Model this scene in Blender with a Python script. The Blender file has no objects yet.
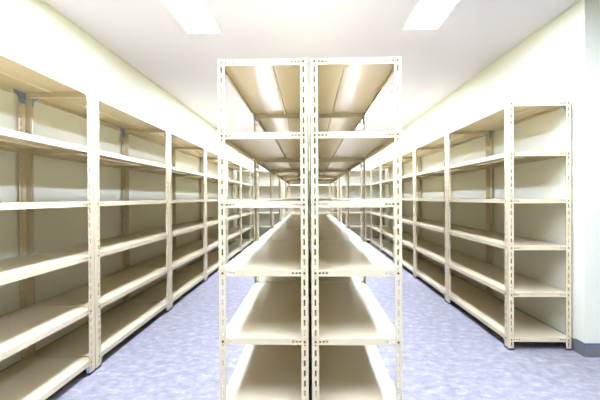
import bpy, math
from mathutils import Matrix, Vector

scene = bpy.context.scene
C = scene.collection

# ---------------------------------------------------------------- settings
scene.view_settings.view_transform = 'Standard'
scene.view_settings.look = 'None'
scene.view_settings.gamma = 1
scene.view_settings.use_curve_mapping = False
scene.view_settings.exposure = 2.52
LAMP = 15.0

# ---------------------------------------------------------------- materials
def srgb(r, g, b):
    f = lambda c: (c/255/12.92) if c/255 <= .04045 else ((c/255+.055)/1.055)**2.4
    return (f(r), f(g), f(b), 1)

def mat(name, col, rough=.5, metal=0., spec=.5, vary=0., scale=30., bump=0., bscale=200.):
    m = bpy.data.materials.new(name); m.use_nodes = True
    nt = m.node_tree; b = nt.nodes['Principled BSDF']
    b.inputs['Base Color'].default_value = col
    b.inputs['Roughness'].default_value = rough
    b.inputs['Metallic'].default_value = metal
    b.inputs['Specular IOR Level'].default_value = spec
    tc = nt.nodes.new('ShaderNodeTexCoord')
    if vary:
        n = nt.nodes.new('ShaderNodeTexNoise'); n.inputs['Scale'].default_value = scale
        n.inputs['Detail'].default_value = 4
        r = nt.nodes.new('ShaderNodeValToRGB')
        r.color_ramp.elements[0].position = .3; r.color_ramp.elements[1].position = .7
        r.color_ramp.elements[0].color = tuple(c*(1-vary) for c in col[:3])+(1,)
        r.color_ramp.elements[1].color = tuple(min(1, c*(1+vary)) for c in col[:3])+(1,)
        nt.links.new(tc.outputs['Object'], n.inputs['Vector'])
        nt.links.new(n.outputs['Fac'], r.inputs['Fac'])
        nt.links.new(r.outputs['Color'], b.inputs['Base Color'])
    if bump:
        n2 = nt.nodes.new('ShaderNodeTexNoise'); n2.inputs['Scale'].default_value = bscale
        bp = nt.nodes.new('ShaderNodeBump'); bp.inputs['Strength'].default_value = bump
        bp.inputs['Distance'].default_value = .002
        nt.links.new(tc.outputs['Object'], n2.inputs['Vector'])
        nt.links.new(n2.outputs['Fac'], bp.inputs['Height'])
        nt.links.new(bp.outputs['Normal'], b.inputs['Normal'])
    return m

PAINT = mat('ivory_powder_coat', (.585, .49, .295, 1), .22, vary=.012, scale=6)
WALL = mat('pale_green_wall_paint', (.65, .635, .475, 1), .6, spec=.3, vary=.01, scale=2, bump=.05)
CEIL = mat('white_ceiling_paint', (.57, .548, .565, 1), .8, spec=.2, bump=.05, bscale=90)
COVE = mat('pale_green_cove_trim', (.56, .60, .40, 1), .5)
BASEB = mat('grey_vinyl_baseboard', (.135, .128, .125, 1), .45, vary=.03, scale=8)
BLUE = mat('blue_baseboard_edge', (.035, .09, .17, 1), .5)
ZINC = mat('blue_zinc_plate', srgb(135, 152, 166), .4, metal=.45, vary=.05, scale=20)
FOOT = mat('navy_plastic_foot', srgb(30, 32, 70), .5)
BRASS = mat('yellow_zinc_bolt', srgb(82, 66, 30), .5, metal=.3)
FRAME = mat('white_lamp_frame', (.82, .82, .82, 1), .5)

def floor_mat():
    m = bpy.data.materials.new('mottled_lavender_vinyl'); m.use_nodes = True
    nt = m.node_tree; b = nt.nodes['Principled BSDF']
    tc = nt.nodes.new('ShaderNodeTexCoord')
    mp = nt.nodes.new('ShaderNodeMapping'); mp.inputs['Scale'].default_value = (1, 1.3, 1)
    mp.inputs['Rotation'].default_value = (0, 0, .25)
    n = nt.nodes.new('ShaderNodeTexNoise'); n.inputs['Scale'].default_value = 15
    n.inputs['Detail'].default_value = 7; n.inputs['Roughness'].default_value = .68
    n.inputs['Distortion'].default_value = .25
    r = nt.nodes.new('ShaderNodeValToRGB')
    e = r.color_ramp.elements
    e[0].position = .30; e[0].color = (.170, .152, .155, 1)
    e[1].position = .72; e[1].color = (.38, .355, .325, 1)
    k = e.new(.52); k.color = (.238, .218, .216, 1)
    nt.links.new(tc.outputs['Object'], mp.inputs['Vector'])
    nt.links.new(mp.outputs['Vector'], n.inputs['Vector'])
    nt.links.new(n.outputs['Fac'], r.inputs['Fac'])
    nt.links.new(r.outputs['Color'], b.inputs['Base Color'])
    b.inputs['Roughness'].default_value = .5
    b.inputs['Specular IOR Level'].default_value = .3
    return m
FLOOR = floor_mat()

def emit_mat():
    m = bpy.data.materials.new('lit_diffuser'); m.use_nodes = True
    nt = m.node_tree; nt.nodes.clear()
    o = nt.nodes.new('ShaderNodeOutputMaterial'); e = nt.nodes.new('ShaderNodeEmission')
    e.inputs['Color'].default_value = (.82, .95, 1.36, 1); e.inputs['Strength'].default_value = LAMP
    nt.links.new(e.outputs[0], o.inputs[0]); return m
EMIT = emit_mat()

# ---------------------------------------------------------------- mesh helpers
class MB:
    def __init__(s): s.v = []; s.f = []
    def box(s, x0, x1, y0, y1, z0, z1):
        if x0 > x1: x0, x1 = x1, x0
        if y0 > y1: y0, y1 = y1, y0
        if z0 > z1: z0, z1 = z1, z0
        n = len(s.v)
        s.v += [(x0,y0,z0),(x1,y0,z0),(x1,y1,z0),(x0,y1,z0),(x0,y0,z1),(x1,y0,z1),(x1,y1,z1),(x0,y1,z1)]
        s.f += [tuple(n+i for i in q) for q in ((0,3,2,1),(4,5,6,7),(0,1,5,4),(1,2,6,5),(2,3,7,6),(3,0,4,7))]
    def plate(s, us, vs, holes, t, fn):
        """sheet with real rectangular holes: cells of the (us, vs) grid outside the holes, thickness t; fn maps (u, v, w) to a point"""
        us = sorted(set(round(a, 5) for a in us)); vs = sorted(set(round(a, 5) for a in vs))
        nu, nv = len(us)-1, len(vs)-1
        full = lambda i, j: 0 <= i < nu and 0 <= j < nv and not any(
            h[0] < (us[i]+us[i+1])/2 < h[1] and h[2] < (vs[j]+vs[j+1])/2 < h[3] for h in holes)
        F = [[full(i, j) for j in range(nv)] for i in range(nu)]
        ok = lambda i, j: 0 <= i < nu and 0 <= j < nv and F[i][j]
        idx = {}
        def V(i, j, k):
            if (i, j, k) not in idx:
                idx[(i, j, k)] = len(s.v); s.v.append(fn(us[i], vs[j], k*t))
            return idx[(i, j, k)]
        for i in range(nu):
            for j in range(nv):
                if not F[i][j]: continue
                s.f.append((V(i,j,0), V(i,j+1,0), V(i+1,j+1,0), V(i+1,j,0)))
                s.f.append((V(i,j,1), V(i+1,j,1), V(i+1,j+1,1), V(i,j+1,1)))
                if not ok(i-1, j): s.f.append((V(i,j,0), V(i,j,1), V(i,j+1,1), V(i,j+1,0)))
                if not ok(i+1, j): s.f.append((V(i+1,j,0), V(i+1,j+1,0), V(i+1,j+1,1), V(i+1,j,1)))
                if not ok(i, j-1): s.f.append((V(i,j,0), V(i+1,j,0), V(i+1,j,1), V(i,j,1)))
                if not ok(i, j+1): s.f.append((V(i,j+1,0), V(i,j+1,1), V(i+1,j+1,1), V(i+1,j+1,0)))
    def prism(s, pts, fn, t):
        n = len(s.v); k = len(pts)
        s.v += [fn(u, v, 0) for u, v in pts] + [fn(u, v, t) for u, v in pts]
        s.f.append(tuple(n+i for i in range(k))); s.f.append(tuple(n+k+i for i in reversed(range(k))))
        for i in range(k):
            j = (i+1) % k; s.f.append((n+i, n+k+i, n+k+j, n+j))
    def mesh(s, name, m):
        me = bpy.data.meshes.new(name); me.from_pydata(s.v, [], s.f)
        import bmesh
        b = bmesh.new(); b.from_mesh(me); bmesh.ops.recalc_face_normals(b, faces=b.faces); b.to_mesh(me); b.free()
        me.materials.append(m); me.update(); return me

def link(name, me, parent=None, loc=(0, 0, 0)):
    o = bpy.data.objects.new(name, me); C.objects.link(o); o.location = loc
    if parent: o.parent = parent
    return o
def struct(name, mb, m):
    o = link(name, mb.mesh(name, m)); o['kind'] = 'structure'; return o

# ---------------------------------------------------------------- the room
XL, XR = -1.848, 1.900      # side walls
XE = 3.4                    # the room is wider in front of the right-hand corner
YC0 = 2.58                  # that corner
YB, YN = 9.42, -4.2
H = 2.49
T = .12
m = MB(); m.box(XL-T, XE+T, YN-T, YB+T, -.1, 0); struct('floor', m, FLOOR)
m = MB(); m.box(XL-T, XE+T, YN-T, YB+T, H, H+.1); struct('ceiling', m, CEIL)
m = MB(); m.box(XL-T, XL, YN, YB, 0, H); struct('wall_left', m, WALL)
m = MB(); m.box(XR, XE, YC0, YB, 0, H); struct('wall_right', m, WALL)
m = MB(); m.box(XL-T, XE+T, YB, YB+T, 0, H); struct('wall_back', m, WALL)
m = MB(); m.box(XL-T, XE+T, YN-T, YN, 0, H); struct('wall_front', m, WALL)
m = MB(); m.box(XE, XE+T, YN, YB, 0, H); struct('wall_far_right', m, WALL)
# coved joint between walls and ceiling
m = MB(); m.box(XL, XL+.010, YN, YB, H-.010, H); struct('trim_1', m, COVE)
m = MB(); m.box(XR-.010, XR, YC0-.010, YB, H-.010, H); m.box(XR, XE, YC0-.010, YC0, H-.010, H); struct('trim_2', m, COVE)
# baseboards with a blue top edge
BH = .088
def baseboard(name, boxes):
    m = MB()
    for b in boxes: m.box(*b, 0, BH)
    struct('baseboard_'+name, m, BASEB)
m = MB(); m.box(XR-.004, XR, YC0-.004, YB, 0, BH); m.box(XR, XE, YC0-.006, YC0, 0, BH); struct('baseboard_right', m, BASEB)
m = MB(); m.box(XL, XL+.003, YN, YB, 0, BH); struct('baseboard_left', m, BASEB)
m = MB(); m.box(XL+.003, XR-.004, YB-.006, YB, 0, BH); struct('baseboard_back', m, BASEB)
m = MB(); m.box(XR-.004, XR, YC0-.004, 2.67, BH, BH+.007); m.box(XR, XE, YC0-.006, YC0, BH, BH+.007); struct('trim_3', m, BLUE)

# ---------------------------------------------------------------- ceiling lamps
def lamp(x, y0, y1, label, w=.25):
    t = bpy.data.objects.new('ceiling_light', None); C.objects.link(t)
    yc, L = (y0+y1)/2, (y1-y0)
    t.location = (x, yc, H)
    t['label'] = label; t['category'] = 'ceiling light'; t['group'] = 'ceiling lights'
    h = .012; b = .018
    m = MB()
    m.box(-w/2-b, w/2+b, -L/2-b, -L/2, -h, 0); m.box(-w/2-b, w/2+b, L/2, L/2+b, -h, 0)
    m.box(-w/2-b, -w/2, -L/2, L/2, -h, 0); m.box(w/2, w/2+b, -L/2, L/2, -h, 0)
    link('frame', m.mesh('lamp_frame', FRAME), t)
    m = MB(); m.box(-w/2, w/2, -L/2, L/2, -.008, -.001)
    link('diffuser', m.mesh('lamp_diffuser', EMIT), t)
FX = [(-4.1, -3.1), (.3, 3.0), (4.62, 7.32), (7.95, 8.95)]
side = {-.865: 'left', .91: 'right'}
for x in side:
    s = side[x]
    lamp(x, *FX[0], 'white ceiling light behind the camera, over the %s aisle' % s)
    lamp(x, *FX[1], 'white ceiling light at the picture top edge, over the %s aisle' % s)
    lamp(x if x > 0 else -.79, *FX[2], 'white ceiling light deeper in the room, over the %s aisle' % s)
    lamp(x if x > 0 else -.79, *FX[3], 'added ceiling fill light over the far end of the %s aisle' % s)  # short extra panel, added to brighten the far end of the room

# ---------------------------------------------------------------- shelving units
HP = 1.80; D = .443; WA = .058; WB = .035; TP = .002
TIER = [1.783, 1.4213, 1.0801, .7404, .4011, .0756]
LH = .016
GAP = TP + .0006

def post_mesh(L, sx, sy):
    cx, cy = sx*L/2, sy*D/2
    zs = [0.006, HP]; slots = []
    z = .030
    while z+.030 < HP-.012:
        slots.append((z, z+.030)); zs += [z, z+.030]; z += .05
    m = MB()
    uc = .040
    m.plate([0, uc-.0060, uc+.0060, WA], zs, [(uc-.0060, uc+.0060, a, b) for a, b in slots], TP,
            lambda u, v, w: (cx-sx*u, cy-sy*w, v))
    uc = .0185
    m.plate([TP, uc-.0045, uc+.0045, WB], zs, [(uc-.0045, uc+.0045, a, b) for a, b in slots], TP,
            lambda u, v, w: (cx-sx*w, cy-sy*u, v))
    return m.mesh('post', PAINT)

def foot_mesh(L, sx, sy):
    cx, cy = sx*L/2, sy*D/2; e = .0012
    m = MB()
    m.box(cx+sx*e, cx-sx*(WA+e), cy+sy*e, cy-sy*(TP+e), 0, .014)
    m.box(cx+sx*e, cx-sx*(TP+e), cy-sy*(TP+e), cy-sy*(WB+e), 0, .014)
    return m.mesh('foot_cap', FOOT)

def shelf_mesh(L):
    hx, hy = L/2-GAP, D/2-GAP; t = .0014
    m = MB()
    m.box(-hx, hx, -hy, hy, LH-t, LH)
    hz = (-.005, .005)
    def holes(hl, ps, r_=.005):
        r = []
        for p in ps:
            for s in (-1, 1):
                c = s*(hl-p); r.append((c-r_, c+r_, *hz))
        return r
    for s in (-1, 1):
        hs = holes(L/2, (.064, .084, .104), .006)
        us = [-hx, hx] + [a for h in hs for a in h[:2]]
        m.plate(us, [-LH, *hz, LH-t], hs, t, lambda u, v, w: (u, s*(hy-w), v))
        m.box(-hx+.13, hx-.13, s*(hy-t), s*(hy-.012), -LH, -LH+t)
        hs = holes(D/2, (.041, .058, .075))
        us = [-hy+t, hy-t] + [a for h in hs for a in h[:2]]
        m.plate(us, [-LH, *hz, LH-t], hs, t, lambda u, v, w: (s*(hx-w), u, v))
        m.box(s*(hx-t), s*(hx-.012), -hy+.02, hy-.02, -LH, -LH+t)
    return m.mesh('shelf', PAINT)

def rib_mesh(L):
    m = MB(); c = D*.09
    z1 = LH-.0014
    m.prism([(c-.009, z1), (c-.003, z1-.009), (c+.003, z1-.009), (c+.009, z1)],
            lambda u, v, w: (w-(L/2-.02), u, v), L-.04)
    return m.mesh('stiffener', PAINT)

def gusset_mesh(L, sx, sy, top):
    y0 = sy*(D/2-GAP-.0018); cx = sx*(L/2-TP-.002)
    n = 10; W = .098 if top else .118; E = .050 if top else .074
    if top: Z0, Z1, sg = TIER[0]+LH-.003, TIER[0]-.060, 1
    else:   Z0, Z1 = TIER[5]+LH-.003, .018
    pts = [(0, Z0), (W, Z0), (W, Z0-.018)]
    for i in range(1, n):
        a = i/n*math.pi/2
        # concave quarter arc from the beam down to the post
        pts.append((W-(W-E)*math.sin(a), (Z0-.018)-((Z0-.018)-Z1)*(1-math.cos(a))))
    pts += [(E, Z1), (0, Z1)]
    m = MB()
    m.prism(pts, lambda u, v, w: (cx-sx*u, y0-sy*w, v), .0016)
    return m.mesh('gusset', ZINC)

def bolt_mesh(ax):
    m = MB(); pts = [(.0062*math.cos(k*math.pi/3), .0062*math.sin(k*math.pi/3)) for k in range(6)]
    if ax == 'x':
        m.prism(pts, lambda u, v, w: (w, u, v), .0018)
    else:
        m.prism(pts, lambda u, v, w: (u, w, v), .0018)
    return m.mesh('bolt', BRASS)
BOLT = {a: bolt_mesh(a) for a in 'xy'}

def make_unit(L, bolts):
    t = bpy.data.objects.new('shelving_unit', None); C.objects.link(t)
    for sx in (-1, 1):
        for sy in (-1, 1):
            p = link('post', post_mesh(L, sx, sy), t)
            f = link('foot_cap', foot_mesh(L, sx, sy), p); f['label'] = 'dark navy plastic foot cap'
            for top in (True, False):
                g = link('gusset', gusset_mesh(L, sx, sy, top), t); g['label'] = 'bluish zinc corner bracket'
    sm, rm = shelf_mesh(L), rib_mesh(L)
    for z in TIER:
        s = link('shelf', sm, t, (0, 0, z))
        link('stiffener', rm, s)
        if bolts:
            for sx in (-1, 1):
                for sy in (-1, 1):
                    b = link('bolt', BOLT['x'], s, (sx*L/2, sy*(D/2-.0185), 0))
                    if sx < 0: b.rotation_euler = (0, 0, math.pi)
                    b = link('bolt', BOLT['y'], s, (sx*(L/2-.040), sy*D/2, 0))
                    if sy < 0: b.rotation_euler = (0, 0, math.pi)
    return t

def copy_tree(o, parent=None):
    c = o.copy(); C.objects.link(c)
    if parent: c.parent = parent
    for ch in list(o.children): copy_tree(ch, c)
    return c

protos = {}
def unit(L, bolts, x, y, rz, label, group):
    k = (L, bolts)
    if k not in protos:
        protos[k] = make_unit(L, bolts); t = protos[k]
    else:
        t = copy_tree(protos[k])
    t.location = (x, y, 0); t.rotation_euler = (0, 0, rz)
    t['label'] = label; t['category'] = 'shelf'; t['group'] = group
    return t

PI = math.pi
# double row in the middle: two rows of five, back to back; front (aisle) side is local -y
Y0, PC, LC = 1.802, 1.2127, 1.2072
for i in range(5):
    far = ['nearest the camera', 'second from camera', 'middle of its five',
           'fourth from camera', 'at far end'][i]
    unit(LC, i < 2, -.4526+D/2, Y0+PC*i+LC/2, -PI/2, 'ivory shelving unit in left half of central double row, '+far, 'shelving units of the central double row, left half')
    unit(LC, i < 2, .4495-D/2+.001, Y0+PC*i+LC/2, PI/2, 'ivory shelving unit in right half of central double row, '+far, 'shelving units of the central double row, right half')
# row along the left wall; a joint between two units stands at YL
YL, PL, LL = 2.325, 1.2693, 1.2600
for i in range(-1, 5):
    n = i+1
    far = ['nearest and cut by the picture edge', 'second from the camera', 'third from the camera',
           'fourth from the camera', 'fifth from the camera', 'farthest from the camera, by the rear rack'][n]
    unit(LL, n < 2, -1.391-D/2, YL+PL*i+PL/2, PI/2, 'ivory shelving unit against the left wall, '+far, 'shelving units along the left wall')
# row along the right wall
YR, PR, LR = 2.686, 1.2011, 1.1920
for i in range(5):
    far = ['nearest the camera with its open end facing us', 'second from the camera', 'third from the camera',
           'fourth from the camera', 'farthest from the camera, by the rear rack'][i]
    unit(LR, i < 2, 1.4394+D/2, YR+PR*i+LR/2, -PI/2, 'ivory shelving unit against the right wall, '+far, 'shelving units along the right wall')
# row across the far end
YF = 8.955
for x, L, w in ((-1.255, 1.16, 'left'), (.03, 1.39, 'middle'), (1.31, 1.16, 'right')):
    unit(L, False, x, YF+D/2, 0, 'ivory steel shelving unit facing us across the far end wall, %s one of three' % w, 'shelving units along the far end wall')

# ---------------------------------------------------------------- camera
cd = bpy.data.cameras.new('camera'); cam = bpy.data.objects.new('camera', cd); C.objects.link(cam)
cd.sensor_width = 36; cd.lens = 366/600*36; cd.clip_start = .05
R = Matrix.Rotation(.0265, 4, 'Z') @ Matrix.Rotation(PI/2-.0065, 4, 'X') @ Matrix.Rotation(-.0051, 4, 'Z')
cam.matrix_world = Matrix.Translation((0, 0, 1.1137)) @ R
scene.camera = cam
w = bpy.data.worlds.new('world'); scene.world = w; w.use_nodes = True
w.node_tree.nodes['Background'].inputs[0].default_value = (0, 0, 0, 1)
